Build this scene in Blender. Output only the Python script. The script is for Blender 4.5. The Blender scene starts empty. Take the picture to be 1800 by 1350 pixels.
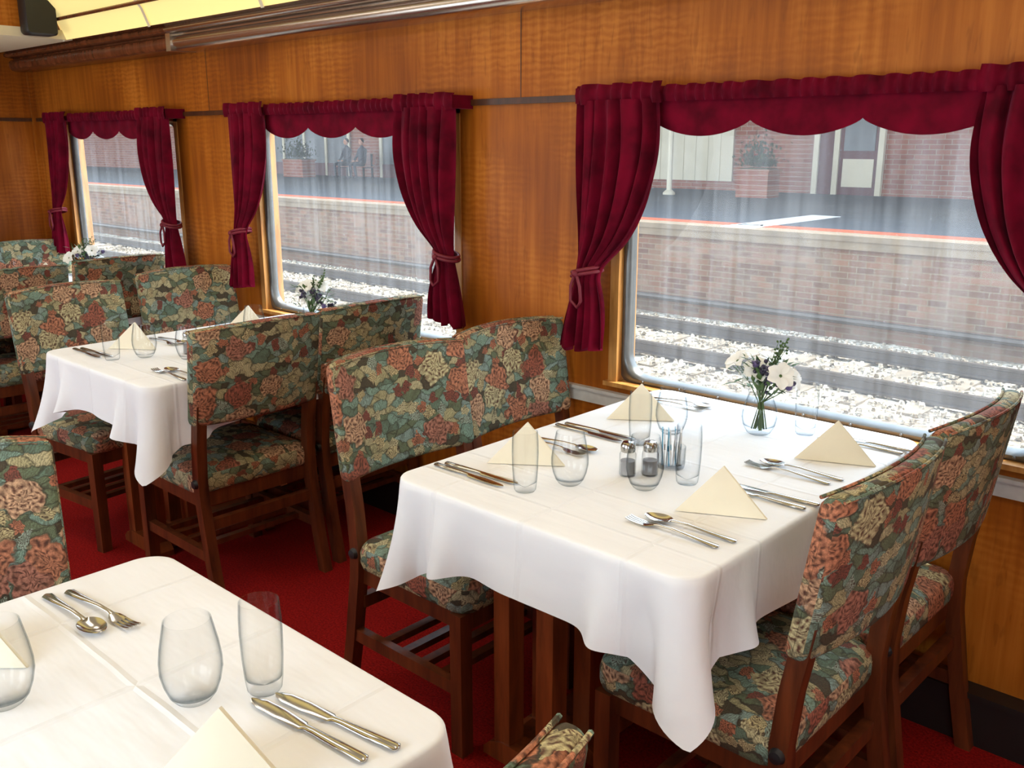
import bpy, bmesh, math, random
from mathutils import Vector, Matrix
import numpy as np
random.seed(7)
S = bpy.context.scene
COL = S.collection
try:
    S.view_settings.view_transform = 'Standard'
    S.view_settings.look = 'None'
except Exception as e:
    print(e)

# ------------------------------------------------------------------ colours / nodes
def lin(r, g, b):
    f = lambda c: (c/255/12.92) if c/255 <= 0.04045 else ((c/255+0.055)/1.055)**2.4
    return (f(r), f(g), f(b), 1.0)

class NT:
    def __init__(s, name):
        s.mat = bpy.data.materials.new(name); s.mat.use_nodes = True
        s.t = s.mat.node_tree; s.t.nodes.clear()
        s.out = s.t.nodes.new('ShaderNodeOutputMaterial')
    def n(s, typ, **kw):
        nd = s.t.nodes.new(typ)
        for k, v in kw.items(): setattr(nd, k, v)
        return nd
    def put(s, sock, v):
        if v is None: return
        if isinstance(v, bpy.types.NodeSocket): s.t.links.new(v, sock)
        else: sock.default_value = v
    def m(s, op, a, b=None, c=None, clamp=False):
        nd = s.n('ShaderNodeMath', operation=op); nd.use_clamp = clamp
        s.put(nd.inputs[0], a); s.put(nd.inputs[1], b); s.put(nd.inputs[2], c)
        return nd.outputs[0]
    def vm(s, op, a, b=None):
        nd = s.n('ShaderNodeVectorMath', operation=op)
        s.put(nd.inputs[0], a); s.put(nd.inputs[1], b)
        return nd.outputs['Value'] if op in ('LENGTH', 'DISTANCE', 'DOT_PRODUCT') else nd.outputs[0]
    def mix(s, f, a, b, mode='MIX'):
        nd = s.n('ShaderNodeMix', data_type='RGBA', blend_type=mode)
        s.put(nd.inputs['Factor'], f)
        s.put(nd.inputs[6], a); s.put(nd.inputs[7], b)
        return nd.outputs[2]
    def ramp(s, f, stops, interp='LINEAR'):
        nd = s.n('ShaderNodeValToRGB'); cr = nd.color_ramp; cr.interpolation = interp
        while len(cr.elements) < len(stops): cr.elements.new(0.5)
        for e, (p, c) in zip(cr.elements, stops):
            e.position = p; e.color = c
        s.put(nd.inputs[0], f)
        return nd.outputs[0]
    def mapping(s, vec, scale=(1, 1, 1), rot=(0, 0, 0), loc=(0, 0, 0)):
        nd = s.n('ShaderNodeMapping'); s.put(nd.inputs[0], vec)
        nd.inputs['Scale'].default_value = scale; nd.inputs['Rotation'].default_value = rot
        nd.inputs['Location'].default_value = loc
        return nd.outputs[0]
    def noise(s, vec, scale, detail=3, rough=0.5, dist=0.0):
        nd = s.n('ShaderNodeTexNoise'); s.put(nd.inputs['Vector'], vec)
        nd.inputs['Scale'].default_value = scale; nd.inputs['Detail'].default_value = detail
        nd.inputs['Roughness'].default_value = rough; nd.inputs['Distortion'].default_value = dist
        return nd.outputs['Fac']
    def obj(s): return s.n('ShaderNodeTexCoord').outputs['Object']
    def uv(s): return s.n('ShaderNodeTexCoord').outputs['UV']
    def bump(s, h, strength=0.3, dist=0.01):
        nd = s.n('ShaderNodeBump'); s.put(nd.inputs['Height'], h)
        nd.inputs['Strength'].default_value = strength; nd.inputs['Distance'].default_value = dist
        return nd.outputs[0]
    def pbr(s, color, rough=0.5, metal=0.0, normal=None, spec=0.5, **extra):
        b = s.n('ShaderNodeBsdfPrincipled')
        s.put(b.inputs['Base Color'], color); s.put(b.inputs['Roughness'], rough)
        b.inputs['Metallic'].default_value = metal
        b.inputs['Specular IOR Level'].default_value = spec
        if normal is not None: s.put(b.inputs['Normal'], normal)
        for k, v in extra.items():
            s.put(b.inputs[k.replace('_', ' ')], v)
        s.t.links.new(b.outputs[0], s.out.inputs[0])
        return b

def simple(name, col, rough=0.5, metal=0.0, var=0.12, nscale=20, spec=0.5, bump=0.0):
    t = NT(name)
    n = t.noise(t.obj(), nscale, 4)
    dark = tuple(c*(1-var) for c in col[:3])+(1,)
    lite = tuple(min(1, c*(1+var)) for c in col[:3])+(1,)
    c = t.ramp(n, [(0.3, dark), (0.7, lite)])
    t.pbr(c, rough, metal, t.bump(n, bump, 0.01) if bump else None, spec)
    return t.mat

# --- veneer panelling
def wood_wall():
    t = NT('maple_veneer'); o = t.obj()
    big = t.noise(o, 1.3, 3)
    grain = t.noise(t.mapping(o, (34, 34, 1.6)), 1.0, 5, 0.6, 0.3)
    patch = t.ramp(t.noise(t.mapping(o, (2.2, 2.2, 3)), 1.0, 2), [(0.45, (0, 0, 0, 1)), (0.62, (1, 1, 1, 1))])
    wv = t.n('ShaderNodeTexWave', bands_direction='Z'); t.put(wv.inputs['Vector'], t.mapping(o, (.6, .6, 1)))
    wv.inputs['Scale'].default_value = 14.0; wv.inputs['Distortion'].default_value = 5.0; wv.inputs['Detail'].default_value = 3; wv.inputs['Detail Scale'].default_value = 2.5
    ripple = wv.outputs['Fac']
    drip = t.noise(t.mapping(o, (58, 58, 11)), 1.0, 2, 0.5, 0.3)
    f = t.m('ADD', t.m('MULTIPLY', grain, 0.34), t.m('MULTIPLY', t.m('MULTIPLY', ripple, patch), 0.065))
    f = t.m('ADD', f, t.m('MULTIPLY', big, 0.56))
    c = t.ramp(f, [(0.34, lin(124, 62, 14)), (0.48, lin(162, 90, 22)), (0.60, lin(190, 116, 40))])
    dm = t.m('MULTIPLY', t.m('MULTIPLY', t.m('SUBTRACT', drip, 0.60), 12.0, clamp=True), 0.26)
    dm = t.m('MULTIPLY', dm, t.ramp(big, [(0.42, (0, 0, 0, 1)), (0.55, (1, 1, 1, 1))]))
    c = t.mix(dm, c, lin(100, 48, 10))
    t.pbr(c, 0.42, 0, t.bump(grain, 0.03, 0.004), 0.22)
    return t.mat
M_WALL = wood_wall()

def dark_wood(name, c1, c2, rough=0.35):
    t = NT(name); o = t.obj()
    g = t.noise(t.mapping(o, (30, 30, 4)), 1.0, 4, 0.6, 0.3)
    t.pbr(t.ramp(g, [(0.3, c1), (0.7, c2)]), rough)
    return t.mat
M_CHWOOD = dark_wood('chair_wood', lin(60, 26, 12), lin(112, 56, 28))
M_TBWOOD = dark_wood('table_wood', lin(98, 44, 18), lin(152, 76, 36))
M_TRIMW = dark_wood('trim_wood_dark', lin(50, 26, 12), lin(82, 44, 22))
M_JAMB = dark_wood('jamb_wood', lin(160, 105, 50), lin(215, 160, 90))
M_CORN = dark_wood('wood_and_reflected_wood', lin(80, 42, 24), lin(118, 66, 40), 0.25)

# --- tapestry fabric
def fabric():
    t = NT('floral_tapestry'); uv = t.uv()
    rnd = t.n('ShaderNodeObjectInfo').outputs['Random']
    off = t.n('ShaderNodeCombineXYZ'); t.put(off.inputs[0], t.m('MULTIPLY', rnd, 13.0)); t.put(off.inputs[1], t.m('MULTIPLY', rnd, 7.3))
    P0 = t.vm('ADD', t.vm('MULTIPLY', uv, (10.0, 10.0, 0)), off.outputs[0])
    nn = t.n('ShaderNodeTexNoise'); t.put(nn.inputs['Vector'], P0); nn.inputs['Scale'].default_value = 2.4; nn.inputs['Detail'].default_value = 4
    P = t.vm('ADD', P0, t.vm('MULTIPLY', t.vm('SUBTRACT', nn.outputs['Color'], (0.5, 0.5, 0.5)), (0.55, 0.55, 0)))
    def flower(Pv, seed, rad, npet):
        v = t.n('ShaderNodeTexVoronoi', voronoi_dimensions='2D'); t.put(v.inputs['Vector'], t.vm('ADD', Pv, (seed, seed*1.7, 0)))
        v.inputs['Scale'].default_value = 1.0; v.inputs['Randomness'].default_value = 0.85
        L = t.vm('SUBTRACT', t.vm('ADD', Pv, (seed, seed*1.7, 0)), v.outputs['Position'])
        sx = t.n('ShaderNodeSeparateXYZ'); t.put(sx.inputs[0], L)
        d = t.m('SQRT', t.m('ADD', t.m('MULTIPLY', sx.outputs[0], sx.outputs[0]), t.m('MULTIPLY', sx.outputs[1], sx.outputs[1])))
        a = t.m('ARCTAN2', sx.outputs[1], sx.outputs[0])
        sc = t.n('ShaderNodeSeparateColor'); t.put(sc.inputs[0], v.outputs['Color'])
        ph = t.m('MULTIPLY', sc.outputs[2], 6.28)
        pet = t.m('COSINE', t.m('ADD', t.m('MULTIPLY', a, npet), ph))
        edge = t.m('SUBTRACT', t.m('ADD', t.m('MULTIPLY', t.m('ADD', sc.outputs[0], 1.6), rad*0.48), t.m('MULTIPLY', pet, 0.05)), d)
        mask = t.m('MULTIPLY', edge, 26.0, clamp=True)
        rim = t.m('SUBTRACT', 1.0, t.m('MULTIPLY', t.m('ABSOLUTE', edge), 26.0, clamp=True))
        rings = t.m('SINE', t.m('ADD', t.m('MULTIPLY', d, 42.0), t.m('MULTIPLY', pet, 2.2)))
        spokes = t.m('COSINE', t.m('MULTIPLY', a, npet*3.0))
        shade = t.m('ADD', t.m('MULTIPLY', rings, 0.36), t.m('MULTIPLY', spokes, 0.26))
        shade = t.m('ADD', shade, 0.60, clamp=True)
        return mask, shade, sc, rim
    Pr = t.mapping(P, (2.4, 4.6, 1), (0, 0, 0.7))
    v2 = t.n('ShaderNodeTexVoronoi', voronoi_dimensions='2D'); t.put(v2.inputs['Vector'], Pr); v2.inputs['Scale'].default_value = 1.0
    v2e = t.n('ShaderNodeTexVoronoi', voronoi_dimensions='2D', feature='DISTANCE_TO_EDGE'); t.put(v2e.inputs['Vector'], Pr); v2e.inputs['Scale'].default_value = 1.0
    s2 = t.n('ShaderNodeSeparateColor'); t.put(s2.inputs[0], v2.outputs['Color'])
    leaf = t.ramp(s2.outputs[0], [(0.0, lin(110, 122, 92)), (0.16, lin(136, 164, 146)), (0.34, lin(190, 178, 132)), (0.5, lin(78, 64, 48)),
                                  (0.60, lin(146, 168, 158)), (0.72, lin(204, 190, 146)), (0.86, lin(106, 128, 108))], 'CONSTANT')
    w = t.n('ShaderNodeTexWave'); t.put(w.inputs['Vector'], t.mapping(P, (1, 1, 1), (0, 0, 0.5))); w.inputs['Scale'].default_value = 6.5
    w.inputs['Distortion'].default_value = 6.0; w.inputs['Detail'].default_value = 3
    leaf = t.mix(t.m('MULTIPLY', w.outputs['Fac'], 0.55), leaf, lin(84, 84, 64))
    em = t.m('SUBTRACT', 1.0, t.m('MULTIPLY', v2e.outputs['Distance'], 8.0, clamp=True))
    leaf = t.mix(t.m('MULTIPLY', em, 0.75), leaf, lin(50, 42, 32))
    m2, sh2, c2, r2 = flower(t.vm('MULTIPLY', P, (2.3, 2.3, 0)), 3.3, 0.36, 5)
    colr2 = t.ramp(c2.outputs[1], [(0, lin(196, 124, 92)), (0.25, lin(216, 204, 158)), (0.5, lin(146, 80, 66)), (0.68, lin(168, 184, 164)), (0.85, lin(210, 192, 142))], 'CONSTANT')
    colr2 = t.mix(sh2, lin(74, 50, 38), colr2)
    base = t.mix(t.m('MULTIPLY', m2, t.m('GREATER_THAN', c2.outputs[0], 0.35)), leaf, colr2)
    m1, sh1, c1, r1 = flower(P, 0.0, 0.42, 5)
    sel = t.m('GREATER_THAN', c1.outputs[0], 0.48)
    colr = t.ramp(c1.outputs[1], [(0, lin(204, 134, 100)), (0.25, lin(176, 102, 80)), (0.42, lin(220, 176, 138)), (0.6, lin(212, 200, 152)), (0.8, lin(190, 128, 106))], 'CONSTANT')
    colr = t.mix(sh1, lin(88, 52, 40), colr)
    base = t.mix(t.m('MULTIPLY', m1, sel), base, colr)
    base = t.mix(t.m('MULTIPLY', t.m('MULTIPLY', r1, sel), 0.6), base, lin(54, 42, 32))
    uvs = t.vm('MULTIPLY', uv, (1, 1, 0))
    spk = t.noise(uvs, 330, 2, 0.7)
    blot = t.noise(uvs, 42, 3, 0.6)
    base = t.mix(t.ramp(blot, [(0.47, (0, 0, 0, 1)), (0.65, (0.35, 0.35, 0.35, 1))]), base, lin(66, 58, 44))
    base = t.mix(t.ramp(spk, [(0.42, (0, 0, 0, 1)), (0.62, (0.34, 0.34, 0.34, 1))]), base, lin(44, 38, 28))
    t.pbr(base, 0.8, 0, t.bump(spk, 0.25, 0.002), 0.3)
    return t.mat
M_FAB = fabric()

def carpet():
    t = NT('red_carpet'); o = t.obj()
    n = t.noise(o, 160, 3, 0.7); b = t.noise(o, 5, 3)
    c = t.ramp(n, [(0.3, lin(92, 7, 6)), (0.7, lin(176, 28, 22))])
    c = t.mix(t.m('MULTIPLY', b, 0.4), c, lin(92, 8, 8))
    t.pbr(c, 0.95, 0, t.bump(n, 0.5, 0.004), 0.1)
    return t.mat
M_CARPET = carpet()

def velvet():
    t = NT('burgundy_velvet'); o = t.obj()
    n = t.noise(o, 14, 3)
    c = t.ramp(n, [(0.3, lin(68, 1, 18)), (0.7, lin(110, 4, 34))])
    t.pbr(c, 0.85, 0, None, 0.1, Sheen_Weight=0.24, Sheen_Roughness=0.35, Sheen_Tint=(0.9, 0.2, 0.42, 1))
    return t.mat
M_VEL = velvet()
M_CORD = simple('tieback_cord', lin(110, 14, 36), 0.6)

def linen():
    t = NT('white_linen'); o = t.obj()
    sx = t.n('ShaderNodeSeparateXYZ'); t.put(sx.inputs[0], o)
    wob = t.m('MULTIPLY', t.m('SUBTRACT', t.noise(o, 6, 2), 0.5), 0.01)
    def crease(ax, pos):
        d = t.m('ABSOLUTE', t.m('SUBTRACT', t.m('ADD', sx.outputs[ax], wob), pos))
        return t.m('SUBTRACT', 1.0, t.m('MULTIPLY', d, 130.0, clamp=True))
    h = crease(0, 0.0)
    for ax, p in ((0, -0.25), (0, 0.25), (1, 0.0), (1, -0.30), (1, 0.30), (1, -0.44)):
        h = t.m('MAXIMUM', h, crease(ax, p))
    n = t.noise(o, 5, 3, 0.5)
    n2 = t.noise(t.mapping(o, (4, 16, 10), (0, 0, .4)), 1, 3, 0.5)
    hh = t.m('ADD', t.m('MULTIPLY', h, 0.24), t.m('ADD', n, t.m('MULTIPLY', n2, 0.5)))
    t.pbr(lin(240, 241, 243), 0.8, 0, t.bump(hh, 0.6, 0.015), 0.25)
    return t.mat
M_LIN = linen()
M_NAP = simple('napkin_cream', lin(236, 228, 206), 0.8, var=0.02)
M_STEEL = simple('cutlery_steel', lin(190, 188, 182), 0.16, 1.0, 0.05)
M_ALU = simple('window_aluminium', lin(112, 114, 114), 0.38, 0.8, 0.1)
M_CHROME = simple('cornice_chrome', lin(200, 190, 180), 0.24, 1.0, 0.05, 6)
M_GREYW = simple('ledge_grey_white', lin(196, 196, 192), 0.5)
M_BLACK = simple('black_plastic', lin(24, 24, 26), 0.5)
M_DARK = simple('dark_heater', lin(26, 20, 18), 0.5)

def thin_glass(name, tint, edge, refl=0.26):
    t = NT(name)
    lw = t.n('ShaderNodeLayerWeight'); lw.inputs[0].default_value = 0.5
    fc = lw.outputs['Facing']
    col = t.mix(t.m('POWER', fc, 4.0), tint, edge)
    tr = t.n('ShaderNodeBsdfTransparent'); t.put(tr.inputs[0], col)
    gl = t.n('ShaderNodeBsdfGlossy'); gl.inputs['Roughness'].default_value = 0.01
    mx = t.n('ShaderNodeMixShader')
    t.put(mx.inputs[0], t.m('ADD', 0.015, t.m('MULTIPLY', t.m('POWER', fc, 6.0), refl), clamp=True))
    t.t.links.new(tr.outputs[0], mx.inputs[1]); t.t.links.new(gl.outputs[0], mx.inputs[2])
    t.t.links.new(mx.outputs[0], t.out.inputs[0])
    return t.mat
M_GLASS = thin_glass('drinking_glass', (0.992, 0.995, 0.997, 1), (0.36, 0.42, 0.46, 1))

def window_glass():
    t = NT('grimy_window_glass'); o = t.obj()
    tr = t.n('ShaderNodeBsdfTransparent'); tr.inputs[0].default_value = (0.97, 0.985, 0.99, 1)
    df = t.n('ShaderNodeBsdfTranslucent'); df.inputs[0].default_value = (0.85, 0.9, 0.95, 1)
    dd = t.n('ShaderNodeBsdfDiffuse'); dd.inputs[0].default_value = (0.8, 0.85, 0.9, 1)
    ad = t.n('ShaderNodeMixShader'); ad.inputs[0].default_value = 0.3
    t.t.links.new(df.outputs[0], ad.inputs[1]); t.t.links.new(dd.outputs[0], ad.inputs[2])
    st = t.noise(t.mapping(o, (30, 30, 0.9)), 1, 4, 0.65)
    st = t.ramp(st, [(0.35, (0.2, 0.2, 0.2, 1)), (0.7, (1, 1, 1, 1))])
    cl = t.noise(o, 2.2, 3)
    spots = t.noise(o, 85, 2, 0.6)
    f = t.m('MULTIPLY', t.m('MULTIPLY', st, cl), 0.22)
    f = t.m('ADD', f, t.m('MULTIPLY', t.m('GREATER_THAN', spots, 0.72), 0.14))
    f = t.m('ADD', f, 0.045, clamp=True)
    mx = t.n('ShaderNodeMixShader'); t.put(mx.inputs[0], f)
    t.t.links.new(tr.outputs[0], mx.inputs[1]); t.t.links.new(ad.outputs[0], mx.inputs[2])
    gl = t.n('ShaderNodeBsdfGlossy'); gl.inputs['Roughness'].default_value = 0.05
    m2 = t.n('ShaderNodeMixShader'); m2.inputs[0].default_value = 0.012
    t.t.links.new(mx.outputs[0], m2.inputs[1]); t.t.links.new(gl.outputs[0], m2.inputs[2])
    t.t.links.new(m2.outputs[0], t.out.inputs[0])
    return t.mat
M_WGLASS = window_glass()

def emis(name, col, strength, base):
    t = NT(name)
    n = t.noise(t.obj(), 3, 2)
    c = t.mix(t.m('MULTIPLY', n, 0.3), col, base)
    t.pbr(base, 0.5, 0, None, 0.3, Emission_Color=c, Emission_Strength=strength)
    return t.mat
M_COVE = emis('luminous_ceiling_panel', (1.0, 0.80, 0.34, 1), 0.60, lin(240, 220, 140))
M_CEIL = simple('ceiling_cream', lin(225, 215, 185), 0.6, var=0.03)

def brick(name, c1, c2, mortar, dirt=0.35, bw=0.26, bh=0.09):
    t = NT(name); o = t.obj()
    sx = t.n('ShaderNodeSeparateXYZ'); t.put(sx.inputs[0], o)
    cb = t.n('ShaderNodeCombineXYZ'); t.put(cb.inputs[0], sx.outputs[0]); t.put(cb.inputs[1], sx.outputs[2])
    b = t.n('ShaderNodeTexBrick'); t.put(b.inputs['Vector'], cb.outputs[0])
    b.inputs['Color1'].default_value = c1; b.inputs['Color2'].default_value = c2; b.inputs['Mortar'].default_value = mortar
    b.inputs['Scale'].default_value = 1.0; b.inputs['Brick Width'].default_value = bw; b.inputs['Row Height'].default_value = bh
    b.inputs['Mortar Size'].default_value = 0.008
    n = t.noise(o, 0.9, 5, 0.7)
    c = t.mix(t.m('MULTIPLY', t.ramp(n, [(0.4, (0, 0, 0, 1)), (0.65, (1, 1, 1, 1))]), dirt), b.outputs[0], lin(104, 92, 76))
    t.pbr(c, 0.9)
    return t.mat
M_BRICK = brick('platform_brick', lin(74, 44, 32), lin(108, 72, 52), lin(102, 90, 70), 0.5)
M_BRICK2 = brick('station_brick', lin(124, 66, 52), lin(142, 88, 70), lin(146, 132, 116), 0.15, 0.34, 0.12)
M_ASPH = simple('asphalt', lin(52, 58, 66), 0.9, var=0.2, nscale=2)
M_CONC = simple('platform_coping', lin(104, 90, 72), 0.9, var=0.2, nscale=4)
M_ORANGE = simple('tactile_orange', lin(186, 82, 42), 0.7, var=0.1)
M_WHITE = simple('white_paint', lin(225, 225, 225), 0.7, var=0.05)
M_CREAMP = simple('cream_paint', lin(196, 190, 168), 0.6, var=0.06, nscale=2)
M_MAROON = simple('maroon_paint', lin(80, 30, 36), 0.6)
M_SHOPG = simple('shopfront_grey', lin(92, 98, 102), 0.5, var=0.35, nscale=0.7)
M_RAIL = simple('rail_steel', lin(62, 54, 48), 0.5, 0.3)
M_SLEEP = simple('sleeper', lin(112, 100, 84), 0.9, var=0.4, nscale=5)
def ballast():
    t = NT('ballast_stone'); o = t.obj()
    v = t.n('ShaderNodeTexVoronoi'); t.put(v.inputs['Vector'], o); v.inputs['Scale'].default_value = 15
    sc = t.n('ShaderNodeSeparateColor'); t.put(sc.inputs[0], v.outputs['Color'])
    c = t.ramp(sc.outputs[0], [(0.0, lin(96, 84, 70)), (0.35, lin(150, 138, 118)), (1.0, lin(204, 196, 180))])
    p = t.noise(o, 0.9, 5, 0.75)
    c = t.mix(t.ramp(p, [(0.46, (0, 0, 0, 1)), (0.60, (0.7, 0.7, 0.7, 1))]), c, lin(100, 86, 68))
    t.pbr(c, 0.95, 0, t.bump(v.outputs['Distance'], 1.0, 0.06))
    return t.mat
M_BALL = ballast()
M_LEAF = simple('leaf_green', lin(70, 96, 48), 0.6, var=0.3, nscale=40)
M_BUSH = simple('bush_green', lin(52, 64, 42), 0.8, var=0.4, nscale=6)
M_PETAL = simple('petal_white', lin(240, 240, 235), 0.6, var=0.03)
M_PURP = simple('thistle_purple', lin(92, 78, 120), 0.7, var=0.2)
M_BERRY = simple('berry_dark', lin(44, 36, 60), 0.4)
M_SACH1 = simple('sachet_white', lin(230, 232, 235), 0.5)
M_SACH2 = simple('sachet_blue', lin(70, 150, 185), 0.5)
M_SALT = simple('salt_grey', lin(150, 150, 152), 0.6)
M_SKIN = simple('skin', lin(190, 140, 115), 0.6)
M_CLOTH = simple('dark_clothes', lin(40, 42, 52), 0.9)

# ------------------------------------------------------------------ mesh builder
def rr(hx, hy, r, n=5):
    pts = []
    for cx, cy, a0 in ((hx-r, hy-r, 0), (-hx+r, hy-r, 90), (-hx+r, -hy+r, 180), (hx-r, -hy+r, 270)):
        for i in range(n+1):
            a = math.radians(a0+90*i/n)
            pts.append((cx+r*math.cos(a), cy+r*math.sin(a)))
    return pts

class MB:
    def __init__(s): s.v = []; s.f = []; s.mi = []
    def add(s, verts, faces, mi=0, M=None):
        b = len(s.v)
        for p in verts:
            p = Vector(p)
            s.v.append(tuple(M @ p) if M is not None else tuple(p))
        for f in faces: s.f.append([b+i for i in f]); s.mi.append(mi)
    def box(s, x0, x1, y0, y1, z0, z1, mi=0, M=None):
        v = [(x0, y0, z0), (x1, y0, z0), (x1, y1, z0), (x0, y1, z0), (x0, y0, z1), (x1, y0, z1), (x1, y1, z1), (x0, y1, z1)]
        s.add(v, [(0, 3, 2, 1), (4, 5, 6, 7), (0, 1, 5, 4), (1, 2, 6, 5), (2, 3, 7, 6), (3, 0, 4, 7)], mi, M)
    def loft(s, rings, mi=0, cap=True, closed=True, M=None):
        n = len(rings[0]); v = [p for r in rings for p in r]; f = []
        for k in range(len(rings)-1):
            for i in range(n if closed else n-1):
                j = (i+1) % n
                f.append((k*n+i, k*n+j, (k+1)*n+j, (k+1)*n+i))
        if cap and closed:
            f.append(tuple(reversed(range(n)))); f.append(tuple((len(rings)-1)*n+i for i in range(n)))
        s.add(v, f, mi, M)
    def lathe(s, prof, seg=28, mi=0, M=None, cap=False):
        rings = [[(r*math.cos(2*math.pi*i/seg), r*math.sin(2*math.pi*i/seg), z) for i in range(seg)] for r, z in prof]
        s.loft(rings, mi, cap, True, M)
    def tube(s, path, rad, seg=8, mi=0, M=None):
        rings = []
        path = [Vector(p) for p in path]
        for k, p in enumerate(path):
            d = (path[min(k+1, len(path)-1)]-path[max(k-1, 0)]).normalized()
            a = d.orthogonal().normalized() if k == 0 else (a-d*a.dot(d)).normalized()
            b = d.cross(a)
            r = rad[k] if isinstance(rad, (list, tuple)) else rad
            rings.append([tuple(p+a*r*math.cos(2*math.pi*i/seg)+b*r*math.sin(2*math.pi*i/seg)) for i in range(seg)])
        s.loft(rings, mi, True, True, M)
    def bar(s, path, w, d, mi=0):
        rings = []
        for (x, y, z) in path:
            rings.append([(x-d/2, y-w/2, z), (x+d/2, y-w/2, z), (x+d/2, y+w/2, z), (x-d/2, y+w/2, z)])
        s.loft(rings, mi)
    def sphere(s, c, r, mi=0, seg=10, sc=(1, 1, 1)):
        prof = [(max(1e-4, r*math.sin(math.pi*i/6)), -r*math.cos(math.pi*i/6)) for i in range(7)]
        s.lathe(prof, seg, mi, Matrix.Translation(c) @ Matrix.Diagonal((*sc, 1)), True)
    def mesh(s, name, mats, smooth=True, angle=40, uv=False):
        me = bpy.data.meshes.new(name); me.from_pydata(s.v, [], s.f)
        for m in mats: me.materials.append(m)
        me.polygons.foreach_set('material_index', s.mi)
        me.update()
        bm = bmesh.new(); bm.from_mesh(me); bmesh.ops.recalc_face_normals(bm, faces=bm.faces)
        if uv:
            L = bm.loops.layers.uv.new('UVMap')
            for f in bm.faces:
                nx, ny, nz = (abs(c) for c in f.normal)
                for l in f.loops:
                    x, y, z = l.vert.co
                    l[L].uv = (x, y) if nz >= nx and nz >= ny else ((y, z) if nx >= ny else (x, z))
        bm.to_mesh(me); bm.free()
        if smooth:
            me.polygons.foreach_set('use_smooth', [True]*len(me.polygons))
            me.set_sharp_from_angle(angle=math.radians(angle))
        return me
    def obj(s, name, mats, loc=(0, 0, 0), rot=0, **kw):
        return place(name, s.mesh(name, mats, **kw), loc, rot)

def place(name, me, loc=(0, 0, 0), rot=0, parent=None, scale=1):
    o = bpy.data.objects.new(name, me); COL.objects.link(o)
    o.location = loc
    o.rotation_euler = rot if isinstance(rot, (tuple, list)) else (0, 0, rot)
    o.scale = (scale,)*3
    if parent: o.parent = parent
    return o

# ------------------------------------------------------------------ room
X0, X1 = -6.10, 2.2
YW, YO = 2.37, -0.45          # window wall inner face / opposite wall inner face
WIN = [-5.07, -3.10, -1.11, 0.89]
OZ0, OZ1 = 0.735, 1.60

b = MB(); b.box(X0-0.1, X1+0.1, YO-0.1, YW+0.1, -0.08, 0, 0); b.obj('floor', [M_CARPET], smooth=False)

def side_wall(name, y0, y1):
    b = MB()
    b.box(X0-0.1, X1+0.1, y0, y1, 0, OZ0); b.box(X0-0.1, X1+0.1, y0, y1, OZ1, 2.5)
    xs = [X0-0.1]
    for c in WIN: xs += [c-0.66, c+0.66]
    xs.append(X1+0.1)
    for i in range(0, len(xs), 2): b.box(xs[i], xs[i+1], y0, y1, OZ0, OZ1)
    b.obj(name, [M_WALL], smooth=False)
side_wall('wall_back', YW, YW+0.1)
side_wall('wall_front', YO-0.1, YO)
b = MB(); b.box(X0-0.1, X0, YO, YW, 0, 2.5); b.obj('wall_left', [M_WALL], smooth=False)
b = MB(); b.box(X1, X1+0.1, YO, YW, 0, 2.5); b.obj('wall_right', [M_WALL], smooth=False)

# ceiling with luminous coves
prof = [(2.17, 1.985), (2.14, 2.06), (2.06, 2.15), (1.92, 2.22), (1.74, 2.27)]
mid = [(1.74, 2.27), (1.4, 2.33), (0.96, 2.36), (0.52, 2.33), (0.18, 2.27)]
prof2 = [(1.92-y, z) for y, z in reversed(prof)]
b = MB()
def strip(p, mi, x0=-5.1, x1=X1):
    b.loft([[(x0, y, z) for y, z in p], [(x1, y, z) for y, z in p]], mi, cap=False, closed=False)
strip(prof, 0); strip(mid, 1); strip(prof2, 0)
b.box(X0, X1, YO, YW, 2.45, 2.5, 1)
for i in range(9):
    x = -5.1+i*0.9
    b.loft([[(x-0.012, y-0.006, z-0.006) for y, z in prof+mid[1:]], [(x+0.012, y-0.006, z-0.006) for y, z in prof+mid[1:]]], 1, cap=False, closed=False)
b.tube([(-5.1, 2.115, 2.075), (X1, 2.115, 2.075)], 0.009, 8, 2)
b.tube([(-5.1, 1.74, 2.265), (X1, 1.74, 2.265)], 0.014, 8, 2)
b.obj('ceiling', [M_COVE, M_CEIL, M_CORN], angle=50)
b = MB(); b.box(X0, -5.10, YO, 2.2, 2.03, 2.45, 0); b.box(X0, -5.085, YO, 2.2, 1.985, 2.03, 1)
b.obj('trim_1', [M_WALL, M_CEIL], smooth=False)
def cornice(name, sgn, yc):
    b = MB()
    sec = [(0, 1.885), (-0.085, 1.885), (-0.105, 1.891), (-0.116, 1.903), (-0.119, 1.92), (-0.116, 1.937), (-0.106, 1.947), (-0.09, 1.95), (-0.09, 1.956), (-0.13, 1.960), (-0.142, 1.968), (-0.142, 1.98), (-0.13, 1.99), (-0.20, 1.992), (-0.20, 2.0), (0, 2.0)]
    def seg(x0, x1, mi):
        b.loft([[(x, yc+sgn*y, z) for y, z in sec] for x in (x0, x1)], mi)
    seg(X0, -4.2, 0); seg(-4.2, X1, 1)  # chrome throughout; left stretch coloured brown to paint in its wood reflection
    b.box(-4.22, -4.18, min(yc-sgn*0.124, yc), max(yc-sgn*0.124, yc), 1.882, 1.958, 1)
    b.obj(name, [M_CORN, M_CHROME], angle=60)
cornice('trim_2', 1, YW); cornice('trim_3', -1, YO)
b = MB(); b.box(X0, X1, YW-0.012, YW, 1.603, 1.623); b.box(X0, X0+0.012, YO, YW-0.012, 1.603, 1.623); b.box(X0, X1, YO, YO+0.012, 1.603, 1.623)
b.obj('trim_4', [M_TRIMW], smooth=False)
b = MB()
for x in (-4.1, -2.155, -0.1):
    b.box(x-0.0018, x+0.0018, YW-0.001, YW, 1.623, 1.885)
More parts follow.
